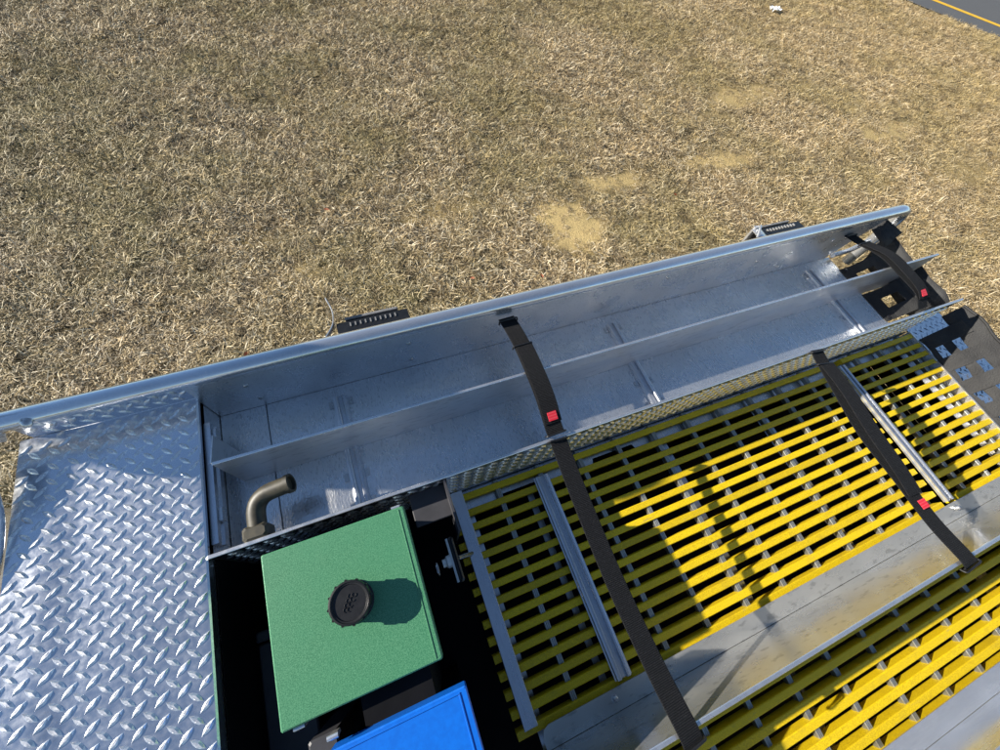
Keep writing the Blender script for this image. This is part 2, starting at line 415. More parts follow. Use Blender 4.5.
    def named(nm, typ):
        a_ = ng.nodes.new('GeometryNodeInputNamedAttribute'); a_.data_type = typ; a_.inputs[0].default_value = nm
        return a_.outputs[0]
    def sep(val):
        c_ = ng.nodes.new('FunctionNodeCompare'); c_.data_type = 'INT'; c_.operation = 'EQUAL'
        ia = [s_ for s_ in c_.inputs if s_.type == 'INT' and s_.enabled]
        ng.links.new(named('var', 'INT'), ia[0]); ia[1].default_value = val
        s_ = ng.nodes.new('GeometryNodeSeparateGeometry'); s_.domain = 'POINT'
        ng.links.new(gi.outputs[0], s_.inputs[0]); ng.links.new(c_.outputs[0], s_.inputs[1]); return s_.outputs[0]
    for k in range(K):
        ip = ng.nodes.new('GeometryNodeInstanceOnPoints')
        ng.links.new(sep(10+k), ip.inputs['Points']); ng.links.new(sep(k), ip.inputs['Instance'])
        ng.links.new(named('rot', 'FLOAT_VECTOR'), ip.inputs['Rotation']); ng.links.new(named('sca', 'FLOAT'), ip.inputs['Scale'])
        ng.links.new(ip.outputs[0], J.inputs[0])
    ng.links.new(J.outputs[0], go.inputs[0])
    md_ = o.modifiers.new('scatter', 'NODES'); md_.node_group = ng
    tag(o, 'matted dead tan grass covering the field beside the truck', 'grass', kind='stuff')
    return q
print('grass tufts', make_grass())

# ------------------------------------------------------------------ tread plate
def lugs(mb, org, ux, uy, nrm, x0, x1, y0, y1, pitch=.04, ln=.037, wd=.0122, ht=.0028, shape=None):
    """raised lens-shaped lugs in the usual crossed lattice"""
    org, ux, uy, nrm = Vector(org), Vector(ux), Vector(uy), Vector(nrm)
    i0, i1 = int(math.floor(x0/pitch))-1, int(math.ceil(x1/pitch))+1; j0, j1 = int(math.floor(y0/pitch))-1, int(math.ceil(y1/pitch))+1
    for i in range(i0, i1+1):
        for j in range(j0, j1+1):
            for (ox, oy, a) in ((0, 0, math.radians(42)), (.5, .5, math.radians(-42))):
                cx, cy = (i+ox)*pitch, (j+oy)*pitch
                if not (x0+.012 < cx < x1-.012 and y0+.012 < cy < y1-.012): continue
                if shape and not shape(cx, cy): continue
                ca, sa = math.cos(a), math.sin(a)
                def P(u, v, z): return org + ux*(cx+u*ca-v*sa) + uy*(cy+u*sa+v*ca) + nrm*z
                L, Wd = ln/2, wd/2
                vs = [P(L,0,0), P(L*.45,Wd*.8,0), P(0,Wd,0), P(-L*.45,Wd*.8,0), P(-L,0,0), P(-L*.45,-Wd*.8,0), P(0,-Wd,0), P(L*.45,-Wd*.8,0),
                      P(L*.62,0,ht), P(0,Wd*.42,ht*1.05), P(-L*.62,0,ht), P(0,-Wd*.42,ht*1.05)]
                fs = [(0,1,8),(1,2,9,8),(2,3,10,9),(3,4,10),(4,5,10),(5,6,11,10),(6,7,8,11),(7,0,8),(8,9,10,11)]
                mb.add(vs, fs, False)

# ------------------------------------------------------------------ the truck
TR = empty('fire_truck', (.9, -.2, 0))
tag(TR, 'aluminium fire truck hose body with yellow slat decks and diamond plate', 'fire truck')
TRI = Vector((-.9, .2, 0))
_build = MB.build
def part(mb, name, mat, parent=None):
    o = mb.build(name, M[mat]); p = parent or TR
    o.parent = p
    # keep world coordinates in the mesh while the root Empty stands at the truck's base
    o.matrix_parent_inverse = Matrix.Translation(-Vector(TR.location)) if p is TR else Matrix.Identity(4)
    return o

H_WALL, H_COVER, H_FLOOR, H_FAR, H_DIV, H_SLAT = 1.10, 1.10, 1.223, 1.04, 1.042, 1.36
XF, XR = -.503, 2.31           # front and rear end of the inner wall
YI, YF, YD, YT = .244, .664, .445, -.470

# outer body shell (stands on the ground through the wheels that are out of sight below)
b = MB()
b.box(W(-.90, .795, 1.15), W(2.06, .785, 3.25), .0)
b.box(W(-.90, .784, 1.152), W(2.06, .69, 1.16))
part(b, 'side_panel', 'wall')
b = MB(); b.box(W(-.90, -1.9, 1.16), W(2.06, -1.91, 3.25)); part(b, 'near_side_panel', 'wall')
b = MB(); b.box(W(2.05, .78, 1.27), W(2.06, .25, 3.25)); b.box(W(2.05, .249, 1.64), W(2.06, -1.89, 3.25)); part(b, 'rear_panel', 'wall')
b = MB(); b.box(W(-.90, .78, 1.16), W(-.89, -1.89, 3.25)); part(b, 'front_panel', 'wall')
b = MB(); b.box(W(-.885, .78, 3.0), W(2.04, -1.89, 3.1)); part(b, 'chassis_floor', 'blackmetal')
for wx in (.35,):
    for wy in (.62, -1.72):
        b = MB(); b.lathe(W(wx, wy-.14, 3.2), [(.30,0),(.46,.01),(.5,.04),(.5,.24),(.46,.27),(.30,.28)], 40, (0,1,0)); wo = part(b, 'wheel', 'plastic')
        b = MB(); b.lathe(W(wx, wy-.12, 3.2), [(.05,0),(.29,.02),(.29,.22),(.05,.245)], 32, (0,1,0)); part(b, 'rim', 'edge', wo)

# front cover of tread plate, with the step in the sheet near its front edge
b = MB()
z = CZ-H_COVER
y0, y1 = -1.3, .671
def cover_z(x):
    t = min(1, max(0, (x+.83)/.075)); return z + .0042*(1-(t*t*(3-2*t)))
gxs = [-.895, -.893, -.86] + list(np.linspace(-.84, -.745, 20)) + [-.70, -.60, -.5065, -.503]
vs = [(x, yy, cover_z(x) - (.003 if x in (-.895, -.503) else 0)) for yy in (y0, y1) for x in gxs]; k = len(gxs)
b.add(vs, [(i, i+1, i+1+k, i+k) for i in range(k-1)], True)
for x in (-.895, -.503): b.add([(x, y0, cover_z(x)-.003), (x, y1, cover_z(x)-.003), (x, y1, z-.03), (x, y0, z-.03)], [(0,1,2,3)])
lb = MB(); lugs(lb, (0,0,0), (1,0,0), (0,1,0), (0,0,1), -.894, -.504, y0, y1, ht=.0036)
lb.v = [(p[0], p[1], p[2]+cover_z(p[0])-.0002) for p in lb.v]
cover = part(b, 'tread_plate_cover', 'tread'); tag(part(lb, 'tread_lugs', 'lug', cover), kind='stuff')
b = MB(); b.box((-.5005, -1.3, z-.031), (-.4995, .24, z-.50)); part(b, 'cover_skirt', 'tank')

# side bay: floor, far wall, end wall
b = MB(); b.box(W(XF+.002, YI+.003, H_FLOOR), W(2.068, YF-.001, H_FLOOR+.004))
floor = part(b, 'side_bay_floor', 'sheet')
b = MB()
b.box(W(XF+.002, YF, H_FAR-.01), W(2.045, YF+.004, H_FLOOR+.02))
# flared lip under the rail and triangular rear end
b.prism([(2.045, CZ-H_FLOOR), (2.20, CZ-1.02), (2.20, CZ-H_FAR+.01), (2.045, CZ-H_FAR+.01)], 'y', YF+.0005, YF+.0035)
farw = part(b, 'side_bay_wall', 'wall')
for x, h in ((-.376,1.087),(-.37,1.175),(.085,1.075),(.085,1.175),(1.053,1.06),(1.519,1.101),(1.708,1.185),(1.934,1.085)):
    bb = MB(); bb.lathe(W(x, YF, h), [(.0075,0),(.0075,.002),(.005,.004),(0,.0045)], 10, (0,-1,0)); part(bb, 'bolt', 'bolt', farw)
b = MB(); b.box(W(XF, YI+.002, H_COVER+.012), W(XF-.003, YF, H_FLOOR+.02)); endw = part(b, 'side_bay_end_wall', 'sheet')
def track_mesh(x, y0, y1, h, wd=.052, ht=.018):
    """slotted aluminium channel lying along the width of the bed"""
    z0 = CZ-h; a = wd/2
    pr = [(-a,0),(-a,.3),(-a*.86,.36),(-a*.8,.9),(-a*.62,1),(-a*.4,1),(-a*.3,.86),(-a*.24,.3),(a*.24,.3),(a*.3,.86),(a*.4,1),(a*.62,1),(a*.8,.9),(a*.86,.36),(a,.3),(a,0)]
    b_ = MB(); n_ = len(pr)
    vs_ = [(x+p, y0, z0+q*ht) for p, q in pr] + [(x+p, y1, z0+q*ht) for p, q in pr]
    fs_ = [(i, i+n_, (i+1)%n_+n_, (i+1)%n_) for i in range(n_)]
    b_.add(vs_, fs_)
    for off, rev in ((0, False), (n_, True)):
        for q in ((0,1,2,13,14,15), (2,3,4,5,6,7), (8,9,10,11,12,13), (2,7,8,13)):
            b_.add([vs_[off+i] for i in q], [tuple(range(len(q)))])
    return b_
for x in (-.160, .850, 1.892):
    t = part(track_mesh(x, YI+.012, .622, H_FLOOR-.0005, .044, .014), 'floor_track', 'track', floor)
    for yy in (.60, .50, .36, .275):
        for sgn in (-1, 1):
            bb = MB(); bb.box(W(x+sgn*.024, yy-.012, H_FLOOR-.0006), W(x+sgn*.036, yy+.012, H_FLOOR-.004)); part(bb, 'clip', 'bolt', floor)
# track upright on the end wall
b = MB(); z0 = CZ-1.12
for x_, hh in ((XF+.0005, .012),):
    pr = [(0, 0), (.016, 0), (.016,-.016), (.008,-.02), (.008,-.032), (.016,-.036), (.016,-.052), (0,-.052)]
    b.prism([(XF+.0005+p, z0+q) for p, q in pr], 'y', YI+.03, .60)
part(b, 'end_track', 'track', endw)
for yy in (.565, .345):
    bb = MB(); bb.box(W(XF+.017, yy-.016, 1.128), W(XF+.026, yy+.016, 1.15)); part(bb, 'clip', 'bolt', endw)
b = MB(); b.box(W(-.375, YI+.01, H_FLOOR-.0005), W(-.373, YF-.002, H_FLOOR-.002)); part(b, 'floor_seam', 'dark', floor)

# low divider in the side bay
b = MB(); b.box(W(-.455, YD-.002, H_DIV), W(2.30, YD+.002, H_FLOOR-.001))
div = part(b, 'bay_divider', 'divider')
b = MB(); b.box(W(-.4545, YD-.004, H_DIV-.003), W(2.30, YD+.004, H_DIV+.002), .0012); part(b, 'top_edge', 'edge', div)
b = MB(); b.prism([(YD+.003, CZ-H_DIV), (YD+.085, CZ-H_DIV-.02), (YD+.085, CZ-H_FLOOR+.01), (YD+.003, CZ-H_FLOOR+.002)], 'x', -.459, -.456); part(b, 'end_flange', 'divider', div)

# inner wall of tread plate between side bay and slat deck
b = MB(); b.box(W(XF+.001, YI-.002, H_WALL+.001), W(XR, YI+.002, 1.378))
lb = MB(); lugs(lb, W(0, YI-.0021, 0), (1,0,0), (0,0,1), (0,-1,0), XF+.01, XR-.005, -1.372, -1.108)
lugs(lb, W(0, YI+.0021, 0), (1,0,0), (0,0,1), (0,1,0), XF+.01, XR-.005, -1.215, -1.108)
inw = part(b, 'inner_wall', 'tread'); tag(part(lb, 'tread_lugs', 'lug', inw), kind='stuff')
b = MB(); b.box(W(XF+.0005, YI-.0045, H_WALL-.003), W(XR+.001, YI+.0045, H_WALL+.003), .0012); part(b, 'top_edge', 'edge', inw)
b = MB(); b.prism([(YI-.003, CZ-1.098), (YI-.003, CZ-1.34), (YI-.055, CZ-1.34)], 'x', .074, .079); part(b, 'corner_gusset', 'edge', inw)
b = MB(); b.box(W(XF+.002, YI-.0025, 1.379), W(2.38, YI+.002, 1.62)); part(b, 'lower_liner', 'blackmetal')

# tall divider with a foot flange between the slat decks
b = MB(); b.box(W(.128, YT-.002, H_WALL+.001), W(2.36, YT+.002, 1.344)); td = part(b, 'tall_divider', 'galv')
b = MB(); b.box(W(.128, YT-.005, H_WALL-.003), W(2.36, YT+.005, H_WALL+.003), .0013); part(b, 'top_edge', 'edge', td)
b = MB()
pr = [(.155, YT+.003), (.128, YT+.003), (.126, YT+.03), (.134, YT+.048), (.15, YT+.055), (2.36, YT+.055), (2.36, YT+.003)]
b.add([(x, y, CZ-1.345+(y-YT)*.14) for x, y in pr] + [(x, y, CZ-1.349+(y-YT)*.14) for x, y in pr],
      [tuple(range(7)), tuple(range(13, 6, -1))] + [(i, (i+1)%7, (i+1)%7+7, i+7) for i in range(7)])
part(b, 'foot_flange', 'galv', td)
for x in (.345, 1.84):
    bb = MB(); bb.lathe(W(x, YT+.034, 1.341), [(.011,0),(.011,.003),(.007,.0035),(.007,.012),(.005,.014),(0,.0145)], 12); part(bb, 'bolt', 'bolt', td)
# lower divider further in
b = MB(); b.box(W(.128, -.888, 1.225), W(2.36, -.884, 1.349)); td2 = part(b, 'low_divider', 'tube')
b = MB(); b.box(W(.128, -.893, 1.219), W(2.36, -.881, 1.225), .0013); part(b, 'top_edge', 'edge', td2)
b = MB(); b.box(W(.128, -.883, 1.343), W(2.36, -.832, 1.346)); part(b, 'foot_flange', 'tube', td2)

# slat decks
def deck(name, ys, frame_y0, frame_y1, sections, rods):
    fr = MB(); fr.box(W(.086, frame_y1, 1.332), W(.124, frame_y0, 1.337), .0012); fr.box(W(.0865, frame_y1, 1.3375), W(.0895, frame_y0, 1.352))
    d = part(fr, name, 'track')
    w2, hh = .0105, .035
    mcache = {}
    for x0, x1 in sections:
        ln = x1-x0; mb = MB(); pr = [(-w2,-.002),(-w2+.002,0),(w2-.002,0),(w2,-.002),(w2,-.008),(.004,-.011),(.004,-hh+.006),(w2*.8,-hh+.004),(w2*.8,-hh),(-w2*.8,-hh),(-w2*.8,-hh+.004),(-.004,-hh+.006),(-.004,-.011),(-w2,-.008)]
        pr = [(-w2,-.0025),(-w2+.002,0),(w2-.002,0),(w2,-.0025),(w2,-hh),(-w2,-hh)]
        mb.prism(pr, 'x', 0, ln); me = mb.mesh('slat'); me.materials.append(M['yellow'])
        for y in ys:
            o = share('slat', me, d, Vector((x0, y+random.uniform(-.0008,.0008), CZ-H_SLAT+random.uniform(-.001,.001)))); o.rotation_euler.z = random.uniform(-.0009, .0009)
    y0_, y1_ = min(ys)-.02, max(ys)+.02
    rm = MB(); a = .0085
    for sx in (-.0056, 0, .0056): rm.tube([(sx, 0, -.0045), (sx, y1_-y0_, -.0045)], .0033, 8)
    rm.box((-.0085, 0.0005, -.022), (.0085, y1_-y0_-.0005, -.0055)); rme = rm.mesh('cross_rod'); rme.materials.append(M['rod'])
    for x in rods: share('cross_rod', rme, d, W(x, y0_, H_SLAT+.006))
    return d
rods = [.245+.158*k for k in range(14) if abs(.245+.158*k-1.833) > .05]
ys1 = [.2165] + [.1640-.0445*k for k in range(14)]
SEC = [(.066, 1.822), (1.888, 2.362)]
d1 = deck('slat_deck', ys1, .236, -.405, SEC, rods)
ys2 = [-.497-.0445*k for k in range(9)]
d2 = deck('slat_deck', ys2, -.478, -.86, [(.066, 2.362)], rods)
ys3 = [-.915-.0445*k for k in range(8)]
d3 = deck('slat_deck', ys3, -.895, -1.3, [(.066, 2.362)], rods)
# supports below the slats
b = MB(); b.prism([(.118, .172), (.118, .242), (2.36, .242), (2.36, .172), (.80,.172), (.79,.196), (.62,.196), (.61,.172), (.42,.172), (.41,.19), (.24,.19), (.23,.172)], 'z', CZ-1.404, CZ-1.400); part(b, 'ledge', 'track', d1)
for x, h, wd in ((.135, 1.408, .022), (.352, 1.408, .022), (.905, 1.407, .05), (1.385, 1.409, .05), (1.81, 1.409, .06), (2.315, 1.406, .07)):
    bb = MB(); bb.box(W(x-wd/2, .165, h), W(x+wd/2, -1.28, h+.004)); part(bb, 'support_strip', 'track', d1)
for k in range(9):
    y = .07-.0445*k
    bb = MB(); bb.box(W(2.25, y-.006, 1.396), W(2.275, y+.006, 1.403)); part(bb, 'slat_clip', 'edge', d1)
b = MB(); b.box(W(2.364, .236, 1.357), W(2.372, -1.3, 1.41)); part(b, 'rear_end_bar', 'edge', d1)
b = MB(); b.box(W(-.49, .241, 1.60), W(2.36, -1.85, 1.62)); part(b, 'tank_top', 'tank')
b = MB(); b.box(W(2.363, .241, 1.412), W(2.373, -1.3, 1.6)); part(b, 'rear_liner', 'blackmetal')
b = MB(); b.box(W(-.49, -1.31, 1.10), W(2.36, -1.315, 1.6)); part(b, 'near_inner_wall', 'wall')
for x, ya in ((.396, YT+.062), (1.85, YT+.062)):
    part(track_mesh(x, ya, .194, 1.357, .054 if x < 1 else .044, .015), 'deck_track', 'track')

# hand rail tube on the far side
rail2 = fillet([W(-1.25, .675, 1.25), W(-1.20, .675, 1.0), W(2.325, .675, 1.0), W(2.315, .668, 1.32)], .085, 10)
b = MB(); b.tube(rail2, .0235, 24); hr = part(b, 'hand_rail', 'tube')
b = MB(); b.tube([W(-.90, .675, 1.0), W(-.868, .675, 1.0)], .0262, 24); part(b, 'sleeve', 'tube', hr)
b = MB(); b.lathe(W(-.80, .652, .992), [(.012,0),(.012,.004),(.009,.007),(.004,.009),(0,.0095)], 16, (0,-.55,.83)); part(b, 'bolt', 'bolt', hr)
b = MB(); b.prism([(-.98, CZ-1.02), (-.87, CZ-1.03), (-.89, CZ-1.06), (-.98, CZ-1.05)], 'y', .658, .663); part(b, 'gusset', 'edge', hr)
b = MB(); b.box(W(XF, .662, 1.02), W(2.2, .668, 1.03)); part(b, 'rail_seat', 'edge', hr)
# mirror-like caster added out of view, shaped to throw a shadow on the cover
def rounded(y0_, y1_, h0_, h1_, r_, n_=6):
    out = []
    for (cy_, ch_, a0) in ((y1_-r_, h0_+r_, 0), (y0_+r_, h0_+r_, 90), (y0_+r_, h1_-r_, 180), (y1_-r_, h1_-r_, 270)):
        for k_ in range(n_+1):
            a_ = math.radians(a0+90*k_/n_); out.append((cy_+r_*math.cos(a_), CZ-(ch_-r_*math.sin(a_))))
    return out
b = MB(); b.prism(rounded(.83, 1.16, .24, .735, .10), 'x', -1.55, -1.47); caster = part(b, 'shadow_caster', 'plastic')
b = MB(); b.tube(fillet([W(-1.51, 1.0, .73), W(-1.53, 1.0, 1.3), W(-1.5, .76, 1.55)], .1), .018, 12); part(b, 'caster_arm', 'blackmetal', caster)
b = MB(); b.box(W(-2.6, .80, 1.45), W(-1.38, -1.91, 3.2), .05); part(b, 'cab_rear', 'wall')
b = MB(); b.box(W(-.865, .672, 1.018), W(-.504, .675, 1.098)); lb = MB(); lugs(lb, W(0, .6719, CZ), (1,0,0), (0,0,1), (0,-1,0), -.863, -.506, CZ-1.096, CZ-1.022); kp = part(b, 'kick_plate', 'tread'); tag(part(lb, 'tread_lugs', 'lug', kp), kind='stuff')
# bent grab rail at the front corner
gp = fillet([W(-1.02, .66, 1.02), W(-.930, .60, 1.04), W(-.905, .50, 1.07), W(-.918, .33, 1.10), W(-1.02, .18, 1.12)], .09, 6)
b = MB(); b.tube(gp, .019, 20); part(b, 'grab_rail', 'tube')

# fill towers
def tower(x0, x1, y0, y1, h, mat, nm, iy):
    b_ = MB(); b_.box(W(x0+.012, y0+.02, h+.03), W(x1-.02, y1-iy, 1.598)); t_ = part(b_, nm, 'tank')
    b_ = MB(); b_.box(W(x0, y0, h), W(x1, y1, h+.048), .0025)
    ld = part(b_, 'lid', mat, t_)
    return t_, ld
tg, lidg = tower(-.354, -.047, -.130, .187, .99, 'green', 'fill_tower', .006); tg['label'] = 'green fill tower with a black screw cap'
b = MB()
b.box(W(-.0612, -.125, .9895), W(-.0588, .182, .9886), .0003)
part(b, 'lid_bead', 'green', tg)
cx, cy = -.190, .033
b = MB(); pr = [(.041,0),(.041,.003),(.038,.004),(.038,.032),(.0410,.034),(.0410,.044),(.0395,.0465),(.037,.047),(.0355,.045),(.033,.0446),(.0318,.0425),(0,.0425)]
b.lathe(W(cx, cy, .99), pr, 48)
capo = part(b, 'screw_cap', 'plastic', tg)
for k in range(12):
    a = k*math.pi/6; bb = MB(); p = W(cx+.0408*math.cos(a), cy+.0408*math.sin(a), .99-.034)
    bb.tube([p, p+Vector((0,0,.010))], .0028, 8); part(bb, 'grip', 'plastic', tg)
b = MB()
for k, (ux_, uy_) in enumerate(((-.011,-.012),(-.003,-.013),(-.007,-.004),(.002,-.004),(-.002,.004),(.007,.004),(.003,.012),(.012,.012))):
    c0 = W(cx+ux_*.9, cy+uy_*.9, .99-.0432)
    b.tube([c0+Vector((.0042*math.cos(t_), .0042*math.sin(t_), 0)) for t_ in np.linspace(.3*k, .3*k+4.4, 12)], .0009, 6)
part(b, 'embossed_mark', 'plastic', tg)
tb, lidb = tower(-.280, -.018, -.56, -.187, .985, 'bluepaint', 'fill_tower', .05); tb['label'] = 'blue fill tower'
b = MB(); b.box(W(-.275, -.196, .9845), W(-.033, -.193, .9832), .0004); b.box(W(-.036, -.55, .9845), W(-.033, -.1965, .9832), .0004); part(b, 'lid_bead', 'bluepaint', tb)
def latch(x, y, h, par):
    b_ = MB(); b_.box(W(x-.008, y-.004, h), W(x+.008, y+.004, h+.03), .0015); b_.tube([W(x-.010, y, h), W(x+.010, y, h)], .005, 10); part(b_, 'latch', 'edge', par)
latch(-.329, -.1345, 1.012, tg); latch(-.066, .1915, 1.012, tg); latch(-.272, -.1705, 1.0, tb)
# ring on the tower side
b = MB(); c0 = W(-.012, .035, 1.14); b.tube([c0+Vector((.002*math.sin(a), .017*math.cos(a), .017*math.sin(a))) for a in np.linspace(.5, 5.4, 20)], .0016, 6); part(b, 'pull_ring', 'bolt', tg)
# pull handle
b = MB(); b.box(W(.032, -.014, 1.138), W(.046, .098, 1.166), .004); ph = part(b, 'pull_handle', 'plastic')
b = MB(); b.prism([(.026,CZ-1.139),(.0315,CZ-1.137),(.0315,CZ-1.167),(.026,CZ-1.165)], 'y', -.012, .096); part(b, 'handle_plate', 'white', ph)
b = MB(); b.lathe(W(.026, .042, 1.152), [(.016,0),(.015,.010),(.010,.014),(.010,.022),(0,.0225)], 20, (-1,0,0)); part(b, 'handle_hub', 'white', ph)
b = MB(); b.tube([W(.046, .042, 1.152), W(.086, .042, 1.20), W(.086,.042,1.33)], .005, 8); part(b, 'handle_rod', 'bolt', ph)
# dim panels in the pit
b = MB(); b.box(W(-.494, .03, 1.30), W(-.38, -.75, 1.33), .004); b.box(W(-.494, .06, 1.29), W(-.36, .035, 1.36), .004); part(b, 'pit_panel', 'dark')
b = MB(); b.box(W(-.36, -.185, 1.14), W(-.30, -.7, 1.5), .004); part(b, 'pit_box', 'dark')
b = MB(); b.box(W(-.035, .240, 1.155), W(.07, .150, 1.165), .002); b.box(W(.064, .2405, 1.10), W(.070, .10, 1.154)); b.box(W(.064, .2405, 1.1655), W(.070, .10, 1.5)); part(b, 'bracket_sun_block', 'dark')  # small bracket plate, with added uprights that block sun from the slats
b = MB(); b.box(W(-.22, -.10, 1.03), W(-.08, -.215, 1.598)); part(b, 'gap_sun_block', 'tank')  # black plate added to stop sun leaking between the towers

# overflow elbow
ep = fillet([W(-.400, .247, 1.125), W(-.396, .352, 1.108), W(-.300, .354, 1.088)], .05, 8)
b = MB(); b.tube(ep, .0218, 24, cap=False)
b.tube([ep[-1]+(ep[-2]-ep[-1]).normalized()*.03, ep[-1]], .0188, 24, cap=False)
d_ = (ep[-1]-ep[-2]).normalized()
el = part(b, 'overflow_pipe', 'brass')
b = MB(); b.lathe(ep[-1]-d_*.012, [(.0222,0),(.0245,.001),(.0245,.012),(.0188,.0125),(.018,.004)], 24, d_); 
b.v = b.v; part(b, 'pipe_lip', 'brass', el)
b = MB(); b.lathe(ep[-1]-d_*.032, [(.0187,0),(0,.0001)], 24, d_); part(b, 'pipe_bore', 'tank', el)
b = MB(); b.box(W(-.428, .248, 1.096), W(-.370, .284, 1.154), .006); part(b, 'pipe_socket', 'brass', el)

# warning lights and brackets outside the far wall
def light(x0, x1):
    b_ = MB(); b_.prism([(.797, CZ-1.16), (.862, CZ-1.168), (.876, CZ-1.185), (.876, CZ-1.27), (.797, CZ-1.28)], 'x', x0, x1); lo = part(b_, 'warning_light', 'plastic')
    for k in range(10):
        xx = x0+.045+(x1-x0-.09)*k/9
        bb = MB(); bb.box(W(xx-.0022, .838, 1.1615), W(xx+.0022, .852, 1.1665)); part(bb, 'cooling_fin', 'lamp', lo)
    bb = MB(); bb.box(W(x0+.03, .877, 1.176), W(x1-.03, .888, 1.255), .002); part(bb, 'lens', 'lamp', lo)
light(-.115, .125); light(1.74, 1.99)
b = MB(); b.ribbon(spline([W(-.16, .80, 1.16), W(-.125, .86, 1.17), W(-.115, .90, 1.15), W(-.125, .945, 1.13)], 6), (0, 0, 1), .02, .003); part(b, 'light_bracket', 'edge')
b = MB()
b.box(W(1.69, .80, 1.15), W(1.735, .86, 1.155), .001); b.box(W(1.70, .858, 1.14), W(1.725, .868, 1.25), .002)
b.tube(spline([W(1.68, .81, 1.15), W(1.70, .84, 1.125), W(1.725, .86, 1.14), W(1.72, .87, 1.2)], 5), .005, 8); part(b, 'light_bracket', 'edge')

# rear step of tread plate
b = MB(); b.box(W(2.385, .279, 1.372), W(2.66, -1.3, 1.378)); lb = MB(); lugs(lb, W(0,0,1.3719), (1,0,0), (0,1,0), (0,0,1), 2.387, 2.658, -1.29, .277)
rs = part(b, 'rear_step', 'tread'); tag(part(lb, 'tread_lugs', 'tread', rs), kind='stuff')

# ------------------------------------------------------------------ rear nets of black vinyl and webbing
def net_pt(s_, y, lift=0.0): return W(2.388+.115*s_+.05*lift, y, 1.350-.145*s_-lift)
NT = empty('rear_net', W(2.39, -.4, 1.36)); tag(NT, 'black webbing net across the rear end of the yellow slat deck', 'net')
def npart(mb, name, mat, par):
    o = mb.build(name, M[mat]); o.parent = par; o.matrix_parent_inverse = Matrix.Translation(-Vector(par.location)); return o
def wavy(s_, y): return .006*math.sin(y*17+s_*5)+.004*math.sin(y*41+2)
def strip_y(s0, s1, y0, y1, name, lift=0):
    n_ = 40; vs_ = []; fs_ = []
    for i in range(n_+1):
        y = y0+(y1-y0)*i/n_
        for q in (s0, (s0+s1)/2, s1):
            p = net_pt(q, y, lift+wavy(q, y)); vs_.append(p)
        for q in (s0, (s0+s1)/2, s1):
            p = net_pt(q, y, lift+wavy(q, y)-.003); vs_.append(p)
    for i in range(n_):
        o = i*6
        fs_ += [(o,o+6,o+7,o+1),(o+1,o+7,o+8,o+2),(o+3,o+4,o+10,o+9),(o+4,o+5,o+11,o+10),(o,o+3,o+9,o+6),(o+2,o+8,o+11,o+5)]
    b_ = MB(); b_.add(vs_, fs_, True); return npart(b_, name, 'vinyl', NT)
strip_y(-.08, .02, .185, -1.2, 'bottom_band'); strip_y(.20, .39, .15, -1.2, 'cross_band'); strip_y(.57, 1.0, .236, -1.2, 'top_band')
for k in range(-1, 10):
    yc = .036-.118*k; wd = .064
    b_ = MB(); pts = [net_pt(q, yc, .004+.003*math.sin(q*9)+wavy(q, yc)) for q in np.linspace(-.06, .75, 14)]
    b_.ribbon(pts, (0,1,0), wd, .003); npart(b_, 'webbing_strap', 'vinyl', NT)
b_ = MB(); b_.tube([net_pt(1.0, y, wavy(1,y)+.002) for y in np.linspace(.236, -1.2, 40)], .006, 8); npart(b_, 'top_hem', 'vinyl', NT)

NS = empty('rear_flap', W(2.07, .45, 1.22)); tag(NS, 'black vinyl flap with square cutouts closing the rear of the side bay', 'flap')
def flap_pt(s_, y): return W(2.062+.16*s_, y, 1.221-.04*s_+.01*math.sin(s_*4))
def grid_sheet(xs_, ys_, skip, fn, name, th=.004):
    b_ = MB()
    for i in range(len(xs_)-1):
        for j in range(len(ys_)-1):
            if (i, j) in skip: continue
            q = [fn(xs_[i], ys_[j]), fn(xs_[i+1], ys_[j]), fn(xs_[i+1], ys_[j+1]), fn(xs_[i], ys_[j+1])]
            dn = [p-Vector((0,0,th)) for p in q]
            b_.add(q+dn, [(0,1,2,3),(7,6,5,4),(0,4,5,1),(1,5,6,2),(2,6,7,3),(3,7,4,0)])
    return npart(b_, name, 'vinyl', NS)
grid_sheet([0,.38,.85,1.0], [.46,.485,.54,.585], {(1,1)}, flap_pt, 'cutout_panel')
grid_sheet([0,.40,.85,1.0], [.285,.34,.39,.435], {(1,1)}, flap_pt, 'cutout_panel')
# upright rear sheets
def sheet(ctrl, name, par=NS, mat='vinyl'):
    """row of (bottom, top) pairs"""
    n_ = len(ctrl); vs_ = []
    for a_, c_ in ctrl:
        a_, c_ = Vector(a_), Vector(c_)
        for t_ in np.linspace(0, 1, 7): vs_.append(a_.lerp(c_, t_)+Vector((.008*math.sin(t_*6+len(vs_)*.37), 0, .004*math.sin(len(vs_)*.9))))
    fs_ = []
    for i in range(n_-1):
        for k in range(6): fs_.append((i*7+k, i*7+k+1, (i+1)*7+k+1, (i+1)*7+k))
    b_ = MB(); b_.add(vs_, fs_, True); o = npart(b_, name, mat, par)
    md_ = o.modifiers.new('thickness', 'SOLIDIFY'); md_.thickness = .003
    return o
sheet([(W(2.25,.60,1.24), W(2.285,.655,1.075)), (W(2.25,.56,1.24), W(2.29,.60,1.09)), (W(2.25,.50,1.24), W(2.285,.52,1.105)), (W(2.25,.455,1.24), W(2.28,.46,1.105))], 'rear_sheet')
sheet([(W(2.25,.44,1.24), W(2.28,.44,1.10)), (W(2.25,.37,1.25), W(2.285,.37,1.105)), (W(2.25,.30,1.25), W(2.28,.30,1.105)), (W(2.25,.255,1.24), W(2.27,.255,1.11))], 'rear_sheet')
